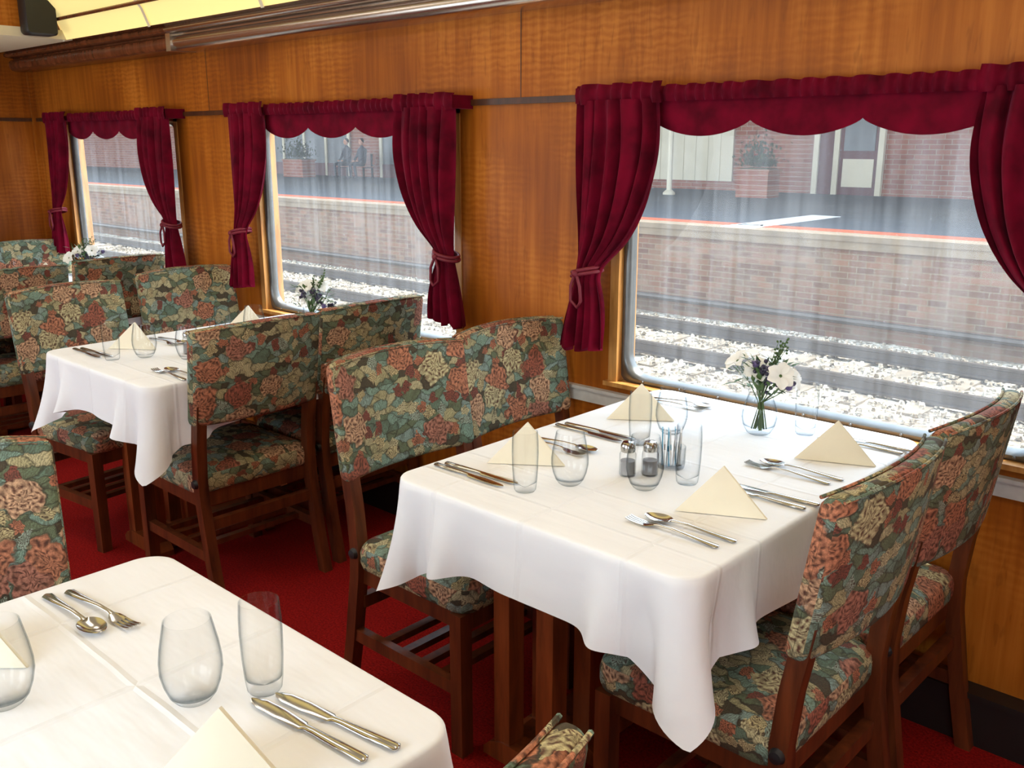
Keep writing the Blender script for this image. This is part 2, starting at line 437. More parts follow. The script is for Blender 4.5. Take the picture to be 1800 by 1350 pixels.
b.obj('trim_5', [M_TRIMW], smooth=False)
b = MB(); b.box(X0, X0+0.025, YW-0.03, YW, 0, 1.885)
b.obj('trim_6', [M_WALL], smooth=False)
b = MB(); b.box(X0, X1, YW-0.014, YW, 0.655, 0.695); b.box(X0, X1, YW-0.022, YW, 0.695, 0.705); b.obj('trim_7', [M_GREYW], smooth=False)
b = MB(); b.box(X0, X1, YW-0.05, YW, 0, 0.13); b.box(X0, X1, YW-0.06, YW-0.0, 0.13, 0.145); b.obj('baseboard_back', [M_DARK], smooth=False)
b = MB(); b.box(X0, X1, YO, YO+0.03, 0, 0.13); b.obj('baseboard_front', [M_DARK], smooth=False)

# windows
def window(name, cx, yin, sgn):
    b = MB(); Y = lambda d: yin+sgn*d
    def bx(x0, x1, d0, d1, z0, z1, mi):
        b.box(cx+x0, cx+x1, min(Y(d0), Y(d1)), max(Y(d0), Y(d1)), z0, z1, mi)
    for s in (-1, 1):
        x0, x1 = sorted((s*0.628, s*0.66)); bx(x0, x1, -0.004, 0.095, OZ0, OZ1, 1)
    bx(-0.66, 0.66, -0.004, 0.095, OZ1-0.02, OZ1, 1)
    bx(-0.67, 0.67, -0.018, 0.095, OZ0-0.010, OZ0+0.004, 1)
    zc = (0.765+1.56)/2; hz = (1.56-0.765)/2
    def ring(hx, hzz, r, d):
        return [(cx+p[0], Y(d), zc+p[1]) for p in rr(hx, hzz, r, 8)]
    b.loft([ring(0.630, hz+0.026, 0.03, 0.055), ring(0.630, hz+0.026, 0.03, 0.024), ring(0.624, hz+0.022, 0.08, 0.018), ring(0.614, hz+0.012, 0.075, 0.017),
            ring(0.606, hz+0.006, 0.07, 0.024), ring(0.602, hz+.002, 0.07, 0.034), ring(0.600, hz, 0.068, 0.05)], 0, cap=False)
    for i in range(9):
        x = cx-0.54+i*0.135
        b.lathe([(0.0001, 0.004), (0.004, 0.003), (0.005, 0)], 8, 0, Matrix.Translation((x, Y(0.018), 0.748)) @ Matrix.Rotation(math.radians(90*sgn), 4, 'X'))
    g = ring(0.602, hz+.002, 0.07, 0.042)
    b.add(g, [tuple(range(len(g)))], 2)
    b.obj(name, [M_ALU, M_JAMB, M_WGLASS], angle=50)
for i, c in enumerate(WIN):
    window('window_%d' % (i+1), c, YW, 1)
    window('window_%d' % (i+5), c, YO, -1)

# ------------------------------------------------------------------ curtains
def curtain_mesh(seed):
    rnd = random.Random(seed); b = MB()
    def ruffle(xa, xb, z0, z1, y0, freq, amp):
        n = max(60, int((xb-xa)*340)); rows = 7; V = []
        for k in range(rows):
            q = k/(rows-1); z = z0+(z1-z0)*q; r = []
            for i in range(n):
                x = xa+(xb-xa)*i/(n-1)
                ph = x*freq+2.5*math.sin(x*9+seed)+1.5*math.sin(x*23+xa)
                a = amp*(0.45+1.1*abs(q-0.45))
                y = y0-0.008*math.sin(math.pi*q)+a*math.sin(ph)
                zz = z+(0.0022*math.sin(ph*0.5+1) if k == rows-1 else 0)
                r.append((x, y, zz))
            V.append(r)
        b.loft(V, 0, cap=False, closed=False)
    ruffle(-0.44, 0.44, 1.592, 1.636, -0.076, 190, 0.0065)
    for s in (-1, 1):
        xa, xb = sorted((s*0.715, s*0.415))
        ruffle(xa, xb, 1.588, 1.645, -0.098, 150, 0.010)
        b.box(*sorted((s*0.715, s*0.70)), -0.10, -0.002, 1.592, 1.636, 0)
    b.box(-0.71, 0.71, -0.07, -0.002, 1.598, 1.625, 0)
    V = []; n = 160
    for k in range(8):
        q = k/7; r = []
        for i in range(n):
            x = -0.45+0.90*i/(n-1)
            sc = abs(math.sin(math.pi*3*(x+0.45)/0.90))
            zl = 1.538-0.040*sc**0.75
            z = 1.60+(zl-1.60)*q
            y = -0.068+0.002*math.sin(x*60+seed)*(1-q)+0.002*math.sin(x*17)*q
            r.append((x, y, z))
        V.append(r)
    b.loft(V, 0, cap=False, closed=False)
    zs = [1.60, 1.52, 1.45, 1.38, 1.30, 1.22, 1.16, 1.125, 1.10, 1.075, 1.02, 0.94, 0.855]
    outer = [-.715, -.712, -.71, -.708, -.705, -.702, -.702, -.704, -.705, -.71, -.728, -.748, -.765]
    inner = [-.42, -.410, -.410, -.425, -.452, -.498, -.552, -.600, -.625, -.622, -.60, -.588, -.590]
    amps = [.012, .018, .021, .023, .023, .020, .017, .013, .011, .013, .020, .027, .030]
    for s in (-1, 1):
        V = []; n = 130; R = 60; nf = 5.3+rnd.random()*.8
        for k in range(R):
            z = 1.60-(1.60-0.855)*k/(R-1)
            def g(arr):
                return sum(float(np.interp(-(z+d), [-w for w in zs], arr)) for d in (-0.025, 0, 0.025))/3
            xo, xi, am = g(outer), g(inner), g(amps)
            r = []
            for i in range(n):
                q = i/(n-1)
                qq = q+0.03*math.sin(q*9+seed+k*0.04)
                ph = 2*math.pi*nf*qq+0.6*math.sin(k*0.07+s)
                fold = math.sin(ph)+0.45*math.sin(1.63*ph+1.3+s)
                bul = 0.022*math.sin(math.pi*q)
                x = xo+(xi-xo)*q+0.005*math.cos(ph)
                y = -0.088-bul+am*fold*0.75
                zz = z+(0.010*math.sin(ph*0.5+1)+0.02*(q-.5) if k == R-1 else 0)
                r.append((x if s < 0 else -x, y, zz))
            V.append(r)
        b.loft(V, 0, cap=False, closed=False)
        cxx = s*0.665
        for zc, rx in ((1.103, 0.048), (1.091, 0.050)):
            P = [(cxx+rx*math.cos(a), -0.092+0.042*math.sin(a), zc+0.012*math.cos(a)*(-s)) for a in [2*math.pi*i/24 for i in range(25)]]
            b.tube(P, 0.006, 8, 1)
        hx = cxx-0.01
        b.tube([(hx, -0.135, 1.10), (hx-0.02*s, -0.14, 1.055), (hx-0.024*s, -0.138, 1.01), (hx-0.01*s, -0.138, 0.99), (hx+0.016*s, -0.138, 1.01), (hx+0.016*s, -0.138, 1.055), (hx, -0.137, 1.095)], 0.005, 8, 1)
        b.sphere((hx, -0.137, 1.093), 0.012, 1)
    return b.mesh('window_curtain', [M_VEL, M_CORD], angle=80)
for i, (c, o_) in enumerate(zip(WIN, (.03, .01, -.02, -.02))):
    place('window_curtain', curtain_mesh(i*1.7), (c+o_, YW, 0))

# ------------------------------------------------------------------ chairs
def chair_mesh():
    b = MB()
    rings = []
    for z, ins in ((.382, .014), (.388, .004), (.402, 0), (.432, 0), (.447, .004), (.457, .014), (.463, .035), (.470, .08), (.474, .13)):
        rings.append([(x, y, z) for x, y in rr(.21-ins, .225-ins, max(.012, .045-ins*0.3), 5)])
    b.loft(rings, 0)
    b.box(-.185, .185, -.205, -.18, .335, .385, 1); b.box(-.185, .185, .18, .205, .335, .385, 1)
    b.box(.165, .19, -.205, .205, .335, .385, 1); b.box(-.2, -.175, -.205, .205, .335, .385, 1)
    rings = []
    N = 25
    qs = [-1, -.985, -.955, -.90]+[-.8+1.6*i/(N-9) for i in range(N-8)]+[.90, .955, .985, 1]
    for q in qs:
        y = .235*q; e = abs(q)
        ins = 0 if e < .95 else (.003 if e < .97 else (.009 if e < .99 else .017))
        ring = []
        for tt, zz in rr(.023-ins*0.8, .155-ins, max(.004, .02-ins*0.6), 4):
            zz2 = zz+.775+(0.010*(1-q*q) if zz > 0 else 0)
            xb = -.222-.045*(zz2-.62)/.31
            ring.append((xb-.036*(1-q*q)+tt, y, zz2))
        rings.append(ring)
    b.loft(rings, 0)
    for tt in (-.020, .020):
        P = []
        for k in range(21):
            q = -.97+1.94*k/20; z = .926+.010*(1-q*q)
            P.append((-.222-.045*(z-.62)/.31-.036*(1-q*q)+tt, .235*q, z))
        b.tube(P, .0035, 6, 0)
    for s in (-1, 1):
        y = s*.207
        b.bar([(-.275, y, 0), (-.245, y, .15), (-.212, y, .36), (-.208, y, .44), (-.218, y, .55), (-.233, y, .64), (-.241, y, .69)], .034, .036, 1)
        b.bar([(.178, y, 0), (.178, y, .18), (.178, y, .385)], .038, .038, 1)
        b.box(-.235, .17, y-.012, y+.012, .16, .195, 1)
        b.lathe([(.0001, .012), (.012, .010), (.016, 0)], 12, 2, Matrix.Translation((-.208, y+s*.017, .425)) @ Matrix.Rotation(math.radians(-90*s), 4, 'X'))
    for x in (-.13, -.055, .02, .095):
        b.box(x-.013, x+.013, -.2, .2, .168, .186, 1)
    b.box(-.225, -.2, -.2, .2, .26, .295, 1)
    return b.mesh('dining_chair', [M_FAB, M_CHWOOD, M_BLACK], uv=True, angle=45)
CH = chair_mesh()
PI = math.pi
chairs = [(-1.93, 1.63, 1, 0.0), (-1.95, 2.103, 1, 0.0), (-.585, 1.61, -1, 0.0), (-.585, 2.10, -1, -0.01),
          (-3.80, 1.54, 1, 0.12), (-3.93, 2.10, 1, 0.03), (-2.60, 1.61, -1, 0.0), (-2.63, 2.10, -1, 0.02),
          (-4.52, 1.58, -1, 0.0), (-4.60, 2.10, -1, 0.02), (-5.70, 1.56, 1, 0.0), (-5.72, 2.08, 1, 0.0),
          (-1.899, .366, 1, -0.28), (-1.90, -.12, 1, 0.0), (-.51, .41, -1, 0.0), (-.55, -.10, -1, 0.0)]
for xb, yc, f, r in chairs:
    place('dining_chair', CH, (xb+f*.265, yc, 0), (0 if f > 0 else PI)+r)

# ------------------------------------------------------------------ tables
ZT = 0.76
def tablecloth_mesh(seed, hx, hy, wallside):
    rnd = random.Random(seed); b = MB(); r = .055
    pts = []
    def side(ax, ay, bx, by, nx, ny, cid):
        L = math.hypot(bx-ax, by-ay); n = int(L/.006)
        for i in range(n):
            q = i/n; d = min(q, 1-q)*L + r*PI/4
            sg = (1 if q < .5 else -1)
            pts.append((ax+(bx-ax)*q, ay+(by-ay)*q, nx, ny, d, (cid if q < .5 else cid+1) % 4, sg))
    def corner(cx, cy, a0, cid):
        n = 16
        for i in range(n):
            a = a0+PI/2*i/n
            pts.append((cx+r*math.cos(a), cy+r*math.sin(a), math.cos(a), math.sin(a), abs(i/n-.5)*r*PI/2, cid, 1 if i/n > .5 else -1))
    side(hx, -hy+r, hx, hy-r, 1, 0, 3); corner(hx-r, hy-r, 0, 0)
    side(hx-r, hy, -hx+r, hy, 0, 1, 0); corner(-hx+r, hy-r, PI/2, 1)
    side(-hx, hy-r, -hx, -hy+r, -1, 0, 1); corner(-hx+r, -hy+r, PI, 2)
    side(-hx+r, -hy, hx-r, -hy, 0, -1, 2); corner(hx-r, -hy+r, PI*1.5, 3)
    n = len(pts)
    cpar = [(rnd.uniform(.85, 1.15), rnd.uniform(.0, .03), rnd.uniform(-.02, .02)) for _ in range(4)]
    def ringtop(ins, z):
        return [(p[0]-p[2]*ins, p[1]-p[3]*ins, z) for p in pts]
    rings = [ringtop(.03, 0), ringtop(.008, 0), ringtop(.003, -.0012), ringtop(.0, -.005)]
    a1, a2, a3 = rnd.random()*6, rnd.random()*6, rnd.random()*6
    rows = 16
    for k in range(1, rows+1):
        q = k/rows; ring = []
        for i, p in enumerate(pts):
            d, cid, sg = p[4:7]; x, y, nx, ny = p[:4]
            kc, off2, sh = cpar[cid]
            prm = i*.006
            ds = d*sg-sh
            L = .150+.140*math.exp(-abs(ds)/.10)+.003*math.sin(prm*7+a1)
            drop = L*q
            w = math.sin(prm*15+a2)+.6*math.sin(prm*29+a3)
            ff = .035+.026*w*min(1, d/.12)
            ff += kc*(.14*math.exp(-(ds/.045)**2)-.16*math.exp(-((abs(ds)-.085)/.032)**2)+.13*math.exp(-((abs(ds)-.145-off2)/.032)**2)-.04*math.exp(-((abs(ds)-.23)/.05)**2))
            off = ff*drop*(0.5+1.0*q)
            onwall = max(0, ny*wallside)
            off = off*(1-onwall)+.002*onwall
            if wallside*y > hy-.1: off = min(off, .02)
            off = max(off, -.012)
            ring.append((x+nx*(off+.001), y+ny*(off+.001), -.005-drop))
        rings.append(ring)
    b.loft(rings, 0, cap=False)
    b.add(rings[0], [tuple(range(n))], 0)
    me = b.mesh('tablecloth', [M_LIN], angle=70)
    bm = bmesh.new(); bm.from_mesh(me); bmesh.ops.remove_doubles(bm, verts=bm.verts, dist=1e-5); bm.to_mesh(me); bm.free()
    return me

def table_mesh(hx, hy, yfront, px):
    b = MB(); sg = 1 if yfront < 0 else -1
    b.loft([[(x, y, z) for x, y in rr(hx-.016-i, hy-.016-i, .05, 6)] for z, i in ((.722, .004), (.727, 0), (.753, 0), (.757, .003))], 0)
    b.box(min(px)-.03, max(px)+.03, -hy+.12, hy-.12, .66, .722, 0)
    ys = [yfront+sg*.22, yfront+sg*.36, yfront+sg*.80]
    for x in px:
        for y in ys:
            b.bar([(x, y, .03), (x, y, .66)], .052, .05, 0)
    for y in ys:
        x0, x1 = min(px)-.06, max(px)+.06
        rings = []
        for x, h in ((x0, .02), (x0+.02, .04), (x0+.06, .055), (x1-.06, .055), (x1-.02, .04), (x1, .02)):
            rings.append([(x, y-.03, 0), (x, y+.03, 0), (x, y+.03, h), (x, y-.03, h)])
        b.loft(rings, 0)
    b.box(min(px)-.02, max(px)+.02, min(ys[0], ys[-1]), max(ys[0], ys[-1]), .012, .045, 0)
    return b.mesh('dining_table', [M_TBWOOD], angle=40)

tables = [(-1.155, 1.8025, .392, .5325, 1, (-.235, -.10)), (-3.07, 1.80, .392, .535, 1, (-.245, -.10)),
          (-5.08, 1.80, .392, .535, 1, (-.24, -.10)), (-1.155, .19, .395, .54, -1, (-.08, .06))]
for i, (cx, cy, hx, hy, ws, px) in enumerate(tables):
    place('tablecloth', tablecloth_mesh(i+3, hx, hy, ws), (cx, cy, ZT))
    place('dining_table', table_mesh(hx, hy, -hy if ws > 0 else hy, px), (cx, cy, 0))

# ------------------------------------------------------------------ tableware
def glass_mesh(name, prof, th=.0013, base=.006):
    b = MB()
    outer = [(.0001, 0)]+prof
    inner = [(max(.0001, r-th), max(z, base)) for r, z in reversed(prof) if z > base*0.9]+[(.0001, base)]
    b.lathe(outer+inner, 36, 0)
    return b.mesh(name, [M_GLASS], angle=60)
G_WINE = glass_mesh('stemless_wine_glass', [(.020, 0), (.024, .003), (.031, .012), (.037, .028), (.0405, .045), (.0405, .06), (.038, .08), (.034, .10), (.0305, .118)])
G_HIGH = glass_mesh('highball_glass', [(.021, 0), (.0235, .004), (.0255, .02), (.0275, .05), (.0285, .085), (.028, .11), (.0265, .132)])

def ell(x, hw, z, ht, n=10):
    return [(x, hw*math.cos(2*PI*i/n), z+ht*math.sin(2*PI*i/n)) for i in range(n)]
def knife_mesh():
    b = MB()
    st = [(-.108, .004, .004, .002), (-.105, .008, .004, .0035), (-.06, .0075, .004, .0035), (-.015, .0055, .0045, .003), (0, .0055, .0045, .0025),
          (.006, .009, .004, .0012), (.05, .0105, .004, .001), (.085, .010, .004, .0009), (.1, .0065, .004, .0008), (.107, .001, .004, .0005)]
    b.loft([ell(*s) for s in st]); return b.mesh('table_knife', [M_STEEL], angle=60)
def handle(b):
    st = [(-.1, .004, .003, .0015), (-.095, .009, .0032, .002), (-.06, .007, .005, .002), (0, .0038, .009, .002), (.03, .0035, .0085, .002), (.04, .005, .007, .0015)]
    b.loft([ell(*s) for s in st])
def fork_mesh():
    b = MB(); handle(b)
    b.loft([ell(*s) for s in [(.036, .004, .0075, .0015), (.045, .010, .0055, .0013), (.055, .0122, .0035, .0012), (.064, .0122, .003, .0012)]])
    for k in range(4):
        y = -.0096+k*.0064
        b.loft([[(x, y+.0018*c, z+.0011*d) for c, d in ((-1, -1), (1, -1), (1, 1), (-1, 1))] for x, z in ((.060, .003), (.075, .0028), (.09, .004), (.102, .007))])
    return b.mesh('table_fork', [M_STEEL], angle=60)
def spoon_mesh():
    b = MB(); handle(b)
    rings = []
    for k in range(7):
        r = max(.02, k/6)
        rings.append([(.066+.031*r*math.cos(2*PI*i/28), .0195*r*math.sin(2*PI*i/28)*(1+.12*math.cos(2*PI*i/28)*-1), .0008+.0072*r*r) for i in range(28)])
    for k in (6, 4, 2, 0):
        r = max(.02, k/6)
        rings.append([(.066+.030*r*math.cos(2*PI*i/28), .0185*r*math.sin(2*PI*i/28)*(1+.12*math.cos(2*PI*i/28)*-1), .002+.0068*r*r) for i in range(28)])
    b.loft(rings); return b.mesh('table_spoon', [M_STEEL], angle=60)
KN, FK, SP = knife_mesh(), fork_mesh(), spoon_mesh()

def napkin_mesh():
    b = MB()
    A, B, C, D = Vector((0, .012, .092)), Vector((-.09, -.02, 0)), Vector((.09, -.02, 0)), Vector((-.035, .085, 0))
    def slab(P, th, bow):
        n = (P[1]-P[0]).cross(P[2]-P[0]).normalized()
        N = 8; idx = {}; v = []
        for i in range(N+1):
            for j in range(N+1-i):
                u, w = i/N, j/N; t = 1-u-w
                p = P[0]*t+P[1]*u+P[2]*w+n*bow*27*u*w*t
                idx[(i, j)] = len(v); v.append(p)
        m = len(v); v2 = v+[p+n*th for p in v]
        f = []
        for i in range(N):
            for j in range(N-i):
                f.append((idx[i, j], idx[i+1, j], idx[i, j+1]))
                f.append((m+idx[i, j], m+idx[i, j+1], m+idx[i+1, j]))
                if i+j < N-1:
                    f.append((idx[i+1, j], idx[i+1, j+1], idx[i, j+1]))
                    f.append((m+idx[i+1, j], m+idx[i, j+1], m+idx[i+1, j+1]))
        e = [[(i, 0) for i in range(N+1)], [(N-i, i) for i in range(N+1)], [(0, N-i) for i in range(N+1)]]
        for ed in e:
            for q in range(N):
                a, c = idx[ed[q]], idx[ed[q+1]]
                f.append((a, c, m+c, m+a))
        v2 = [(p[0], p[1], max(0, p[2])) for p in v2]
        b.add(v2, f)
    slab([A, B, C], .003, .003); slab([A, C, D], .003, .003)
    slab([A+Vector((.002, .006, -.006)), B+Vector((.008, .01, 0)), C+Vector((-.004, .006, 0))], .002, .002)
    return b.mesh('folded_napkin', [M_NAP], angle=30)
NP = napkin_mesh()

def vase_mesh(seed):
    rnd = random.Random(seed); b = MB()
    prof = [(.022, 0), (.027, .004), (.036, .02), (.040, .038), (.038, .058), (.031, .078), (.027, .092), (.029, .102)]
    outer = [(.0001, 0)]+prof; inner = [(r-.0013, z) for r, z in reversed(prof) if z > .006]+[(.0001, .007)]
    b.lathe(outer+inner, 32, 0)
    heads = []
    for k in range(20):
        if k < 6:
            a = PI+(k-2.5)*.6+rnd.uniform(-.2, .2); R = rnd.uniform(.012, .06)
        else:
            a = rnd.uniform(-1.6, 1.9); R = rnd.uniform(.015, .085)
        h = rnd.uniform(.125, .180)-R*.3
        top = Vector((R*math.cos(a), R*math.sin(a), h))
        b.tube([(rnd.uniform(-.015, .015), rnd.uniform(-.015, .015), .01), (.35*top.x*.3, .35*top.y*.3, .075), (top.x*.6, top.y*.6, h*.8), top], [.0016, .0014, .0012, .001], 5, 1)
        heads.append(top)
    for k, t in enumerate(heads):
        if k < 8:
            out = Vector((t.x*.7+.02, t.y*.7-.03, .05)).normalized()
            tilt = Vector((0, 0, 1)).rotation_difference(out).to_matrix().to_4x4()
            for p in range(6):
                M = Matrix.Translation(t) @ tilt @ Matrix.Rotation(p*PI/3+(.2 if p % 2 else 0), 4, 'Z')
                v = []
                for i in range(5):
                    q = i/4; w = .0145*math.sin(PI*(q*.85+.1)); x = .003+.029*q; z = .014*q-.012*q*q*q+.002
                    v += [(x, -w, z+.002), (x, 0, z-.001), (x, w, z+.002)]
                f = []
                for i in range(4): f += [(3*i, 3*i+1, 3*i+4, 3*i+3), (3*i+1, 3*i+2, 3*i+5, 3*i+4)]
                b.add(v, f, 2, M)
            b.sphere(t, .004, 1, 8)
        elif k < 12:
            b.sphere(t, .008, 3, 10, (1, 1, 1.1))
            for p in range(16):
                d = Vector((rnd.uniform(-1, 1), rnd.uniform(-1, 1), rnd.uniform(-.2, 1))).normalized()
                b.tube([t, t+d*.014], [.002, .0004], 4, 3)
        else:
            for p in range(5): b.sphere(t+Vector((rnd.uniform(-.012, .012), rnd.uniform(-.012, .012), rnd.uniform(-.02, .01))), .0050, 4, 8)
    for k in range(95):
        a = rnd.random()*2*PI; h = rnd.uniform(.095, .17); R = rnd.uniform(.01, .06)
        M = Matrix.Translation((R*math.cos(a), R*math.sin(a), h)) @ Matrix.Rotation(a, 4, 'Z') @ Matrix.Rotation(rnd.uniform(-1.2, .3), 4, 'Y')
        L = rnd.uniform(.02, .04); w = rnd.uniform(.003, .007)
        b.add([(0, 0, 0), (L*.5, w, .002), (L, 0, 0), (L*.5, -w, .002)], [(0, 1, 2, 3)], 1, M)
    for k in range(7):
        a = -0.5+rnd.random()*1.6; P = [Vector((0, 0, .09)), Vector((.02*math.cos(a), .02*math.sin(a), .15)), Vector((.05*math.cos(a), .05*math.sin(a), .20+rnd.random()*.025))]
        b.tube(P, [.0012, .001, .0006], 4, 1)
        for q in range(9):
            c = P[1].lerp(P[2], q/8); b.sphere(c+Vector((rnd.uniform(-.006, .006), rnd.uniform(-.006, .006), 0)), .0028, 1, 6)
    return b.mesh('flower_vase', [M_GLASS, M_LEAF, M_PETAL, M_PURP, M_BERRY], angle=60)

def shaker_mesh():
    b = MB()
    b.lathe([(.0001, 0), (.017, 0), (.0185, .004), (.0185, .05), (.015, .058), (.0001, .058)], 20, 0)
    b.lathe([(.0155, .056), (.0165, .058), (.0165, .07), (.012, .078), (.0001, .08)], 20, 1)
    b.lathe([(.0001, .004), (.0165, .004), (.0165, .035), (.0001, .035)], 16, 2)
    return b.mesh('salt_shaker', [M_GLASS, M_STEEL, M_SALT], angle=40)
def sachet_mesh():
    b = MB(); rnd = random.Random(4)
    b.lathe([(.0001, 0), (.030, 0), (.032, .01), (.033, .05), (.0315, .05), (.030, .01), (.0001, .006)], 28, 0)
    for k in range(9):
        M = Matrix.Translation((-.02+k*.005, rnd.uniform(-.006, .006), .008)) @ Matrix.Rotation(rnd.uniform(-.15, .15), 4, 'X') @ Matrix.Rotation(rnd.uniform(-.08, .08), 4, 'Y')
        b.box(-.0012, .0012, -.017, .017, 0, .082, 1 if k % 3 else 2, M)
        b.box(-.0014, .0014, -.017, .017, .035, .048, 3 if k % 2 else 2, M)
    return b.mesh('sachet_holder', [M_GLASS, M_SACH1, M_SACH2, M_BLACK], angle=40)
SH, SC = shaker_mesh(), sachet_mesh()

def put(name, me, x, y, rot=0, sc=1): place(name, me, (x, y, ZT+.0008), rot, None, sc)
def pair(x, y, rot, kinds, gap=.03):
    for i, k in enumerate(kinds):
        me, nm = {'k': (KN, 'table_knife'), 'f': (FK, 'table_fork'), 's': (SP, 'table_spoon')}[k]
        put(nm, me, x+(.012*i), y+i*gap, rot+(.06 if i else 0))

def setting(dx, dy, vs):
    P = lambda x, y: (x+dx, y+dy)
    put('highball_glass', G_HIGH, *P(-1.264, 1.406)); put('stemless_wine_glass', G_WINE, *P(-1.220, 1.502))
    put('highball_glass', G_HIGH, *P(-1.272, 1.836)); put('stemless_wine_glass', G_WINE, *P(-1.265, 1.965))
    put('stemless_wine_glass', G_WINE, *P(-1.085, 1.590)); put('highball_glass', G_HIGH, *P(-1.035, 1.680))
    put('highball_glass', G_HIGH, *P(-1.010, 2.190))
    put('salt_shaker', SH, *P(-1.125, 1.668)); put('pepper_shaker', SH, *P(-1.160, 1.632))
    put('sachet_holder', SC, *P(-1.120, 1.745), .6)
    put('flower_vase', vase_mesh(vs), *P(-1.10, 2.115), 0, 1.12)
    put('folded_napkin', NP, *P(-1.385, 1.545), .62); put('folded_napkin', NP, *P(-1.40, 2.02), .62)
    put('folded_napkin', NP, *P(-.895, 1.585), .48); put('folded_napkin', NP, *P(-.865, 2.045), .40)
    pair(*P(-1.415, 1.385), 0.0, 'kk', .028); pair(*P(-1.415, 1.815), 0.0, 'kk', .03)
    pair(*P(-1.41, 1.665), 0.0, 'fs', .034); pair(*P(-1.41, 2.19), 0.0, 'fs', .034)
    pair(*P(-.905, 1.425), PI, 'fs', .038); pair(*P(-.88, 1.705), PI, 'kk', .032)
    pair(*P(-.90, 1.880), PI, 'fs', .036); pair(*P(-.87, 2.19), PI, 'kk', .03)
setting(0, 0, 11)
setting(-1.875, -.03, 5)
setting(-3.9, -.01, 8)
put('stemless_wine_glass', G_WINE, -1.066, .527); put('highball_glass', G_HIGH, -1.018, .605)
put('stemless_wine_glass', G_WINE, -1.240, .352); put('highball_glass', G_HIGH, -1.23, .25)
put('folded_napkin', NP, -.885, .462, .75); put('folded_napkin', NP, -1.39, .36, .75)
pair(-1.415, .515, .02, 'sf', .036); pair(-.90, .588, PI+.1, 'kk', .035)
pair(-1.415, .10, 0, 'kk', .03); pair(-.90, .15, PI, 'fs', .035)
put('flower_vase', vase_mesh(21), -1.15, -.12)

b = MB()
rings = [[(-5.085+x, 2.02+y*k, 2.10+z*k) for y, z in rr(.075, .11, .02, 4)] for x, k in ((0, .9), (.02, 1), (.09, 1), (.10, .93))]
b.loft(rings, 0); b.obj('wall_speaker', [M_BLACK])

# ------------------------------------------------------------------ outside
ZB, ZP = -1.33, 0.18
def ground_mesh():
    rnd = random.Random(2); b = MB(); V = []
    ys = [2.6+i*.35 for i in range(31)]+[13.4]
    xs = [-75+i*1.0 for i in range(101)]
    for y in ys: V.append([(x, y, ZB+rnd.uniform(-.02, .02)) for x in xs])
    b.loft(V, 0, cap=False, closed=False)
    for k in range(11000):
        x = rnd.uniform(-26, 2); y = rnd.uniform(8.6, 13.2); r = rnd.uniform(.015, .05)
        v = [Vector((rnd.uniform(.6, 1)*r*math.cos(a), rnd.uniform(.6, 1)*r*math.sin(a), 0)) for a in (0, 1.26, 2.5, 3.8, 5.0)]
        z0 = ZB+.02 if rnd.random() < .5 else ZB
        b.add([(x+p.x, y+p.y, z0) for p in v]+[(x+p.x*.6, y+p.y*.6, z0+r*.7+.01) for p in v], [(0, 1, 6, 5), (1, 2, 7, 6), (2, 3, 8, 7), (3, 4, 9, 8), (4, 0, 5, 9), (5, 6, 7, 8, 9)], 0)
    return b
ground_mesh().obj('ballast_ground', [M_BALL], smooth=False)
b = MB()
for yy in (10.4, 12.0):
    sec = [(-.07, 0), (.07, 0), (.07, .02), (.012, .035), (.012, .12), (.036, .13), (.036, .165), (-.036, .165), (-.036, .13), (-.012, .12), (-.012, .035), (-.07, .02)]
    b.loft([[(x, yy+y, ZB+.045+z) for y, z in sec] for x in (-75, 25)], 0)
x = -60
while x < 20:
    b.box(x, x+.24, 9.9, 12.5, ZB-.02, ZB+.024, 1); x += .68
b.obj('railway_track', [M_RAIL, M_SLEEP], smooth=False)
b = MB()
b.box(-75, 25, 13.4, 24.0, ZB-.2, ZP-.08, 0); b.box(-75, 25, 13.32, 13.8, ZP-.08, ZP, 1)
b.box(-75, 25, 13.8, 30.0, ZP-.08, ZP-.002, 2); b.box(-75, 25, 13.8, 14.2, ZP-.002, ZP+.006, 3)
b.box(-7.9, -7.35, 13.45, 16.7, ZP, ZP+.008, 4)
b.box(-75, 25, 13.34, 13.4, ZP-.20, ZP-.08, 1)
b.tube([(-75, 13.3, ZB+.28), (25, 13.3, ZB+.28)], .05, 8, 5)
b.obj('railway_platform', [M_BRICK, M_CONC, M_ASPH, M_ORANGE, M_WHITE, M_RAIL], smooth=False)
cu = bpy.data.curves.new('platform_marking', 'FONT'); cu.body = 'EA'; cu.size = .42; cu.align_x = 'CENTER'; cu.materials.append(M_BLACK)
o = bpy.data.objects.new('platform_marking', cu); COL.objects.link(o); o.location = (-7.62, 13.85, ZP+.012)
b = MB(); yb = 24.0
b.box(-75, 25, yb, yb+.4, ZP, 5.2, 0)
b.box(-17.0, -13.8, yb-.06, yb, ZP+.25, 4, 1)
for i in range(9): b.box(-17.0+i*.4-.015, -17.0+i*.4+.015, yb-.08, yb-.06, ZP+.25, 4, 1)
for x in (-11.4, -10.85, -9.7): b.box(x, x+.14, yb-.12, yb, ZP, 3.4, 1)
b.box(-11.26, -10.85, yb-.06, yb, ZP, 3.3, 2); b.box(-10.71, -9.7, yb-.06, yb, ZP+.0, 3.3, 2)
b.box(-10.6, -9.8, yb-.08, yb-.06, ZP+1.1, 2.9, 3); b.box(-10.6, -9.8, yb-.08, yb-.06, ZP+.2, ZP+.9, 1)
b.box(-6.6, -6.3, yb-.15, yb, ZP, 4.2, 1)
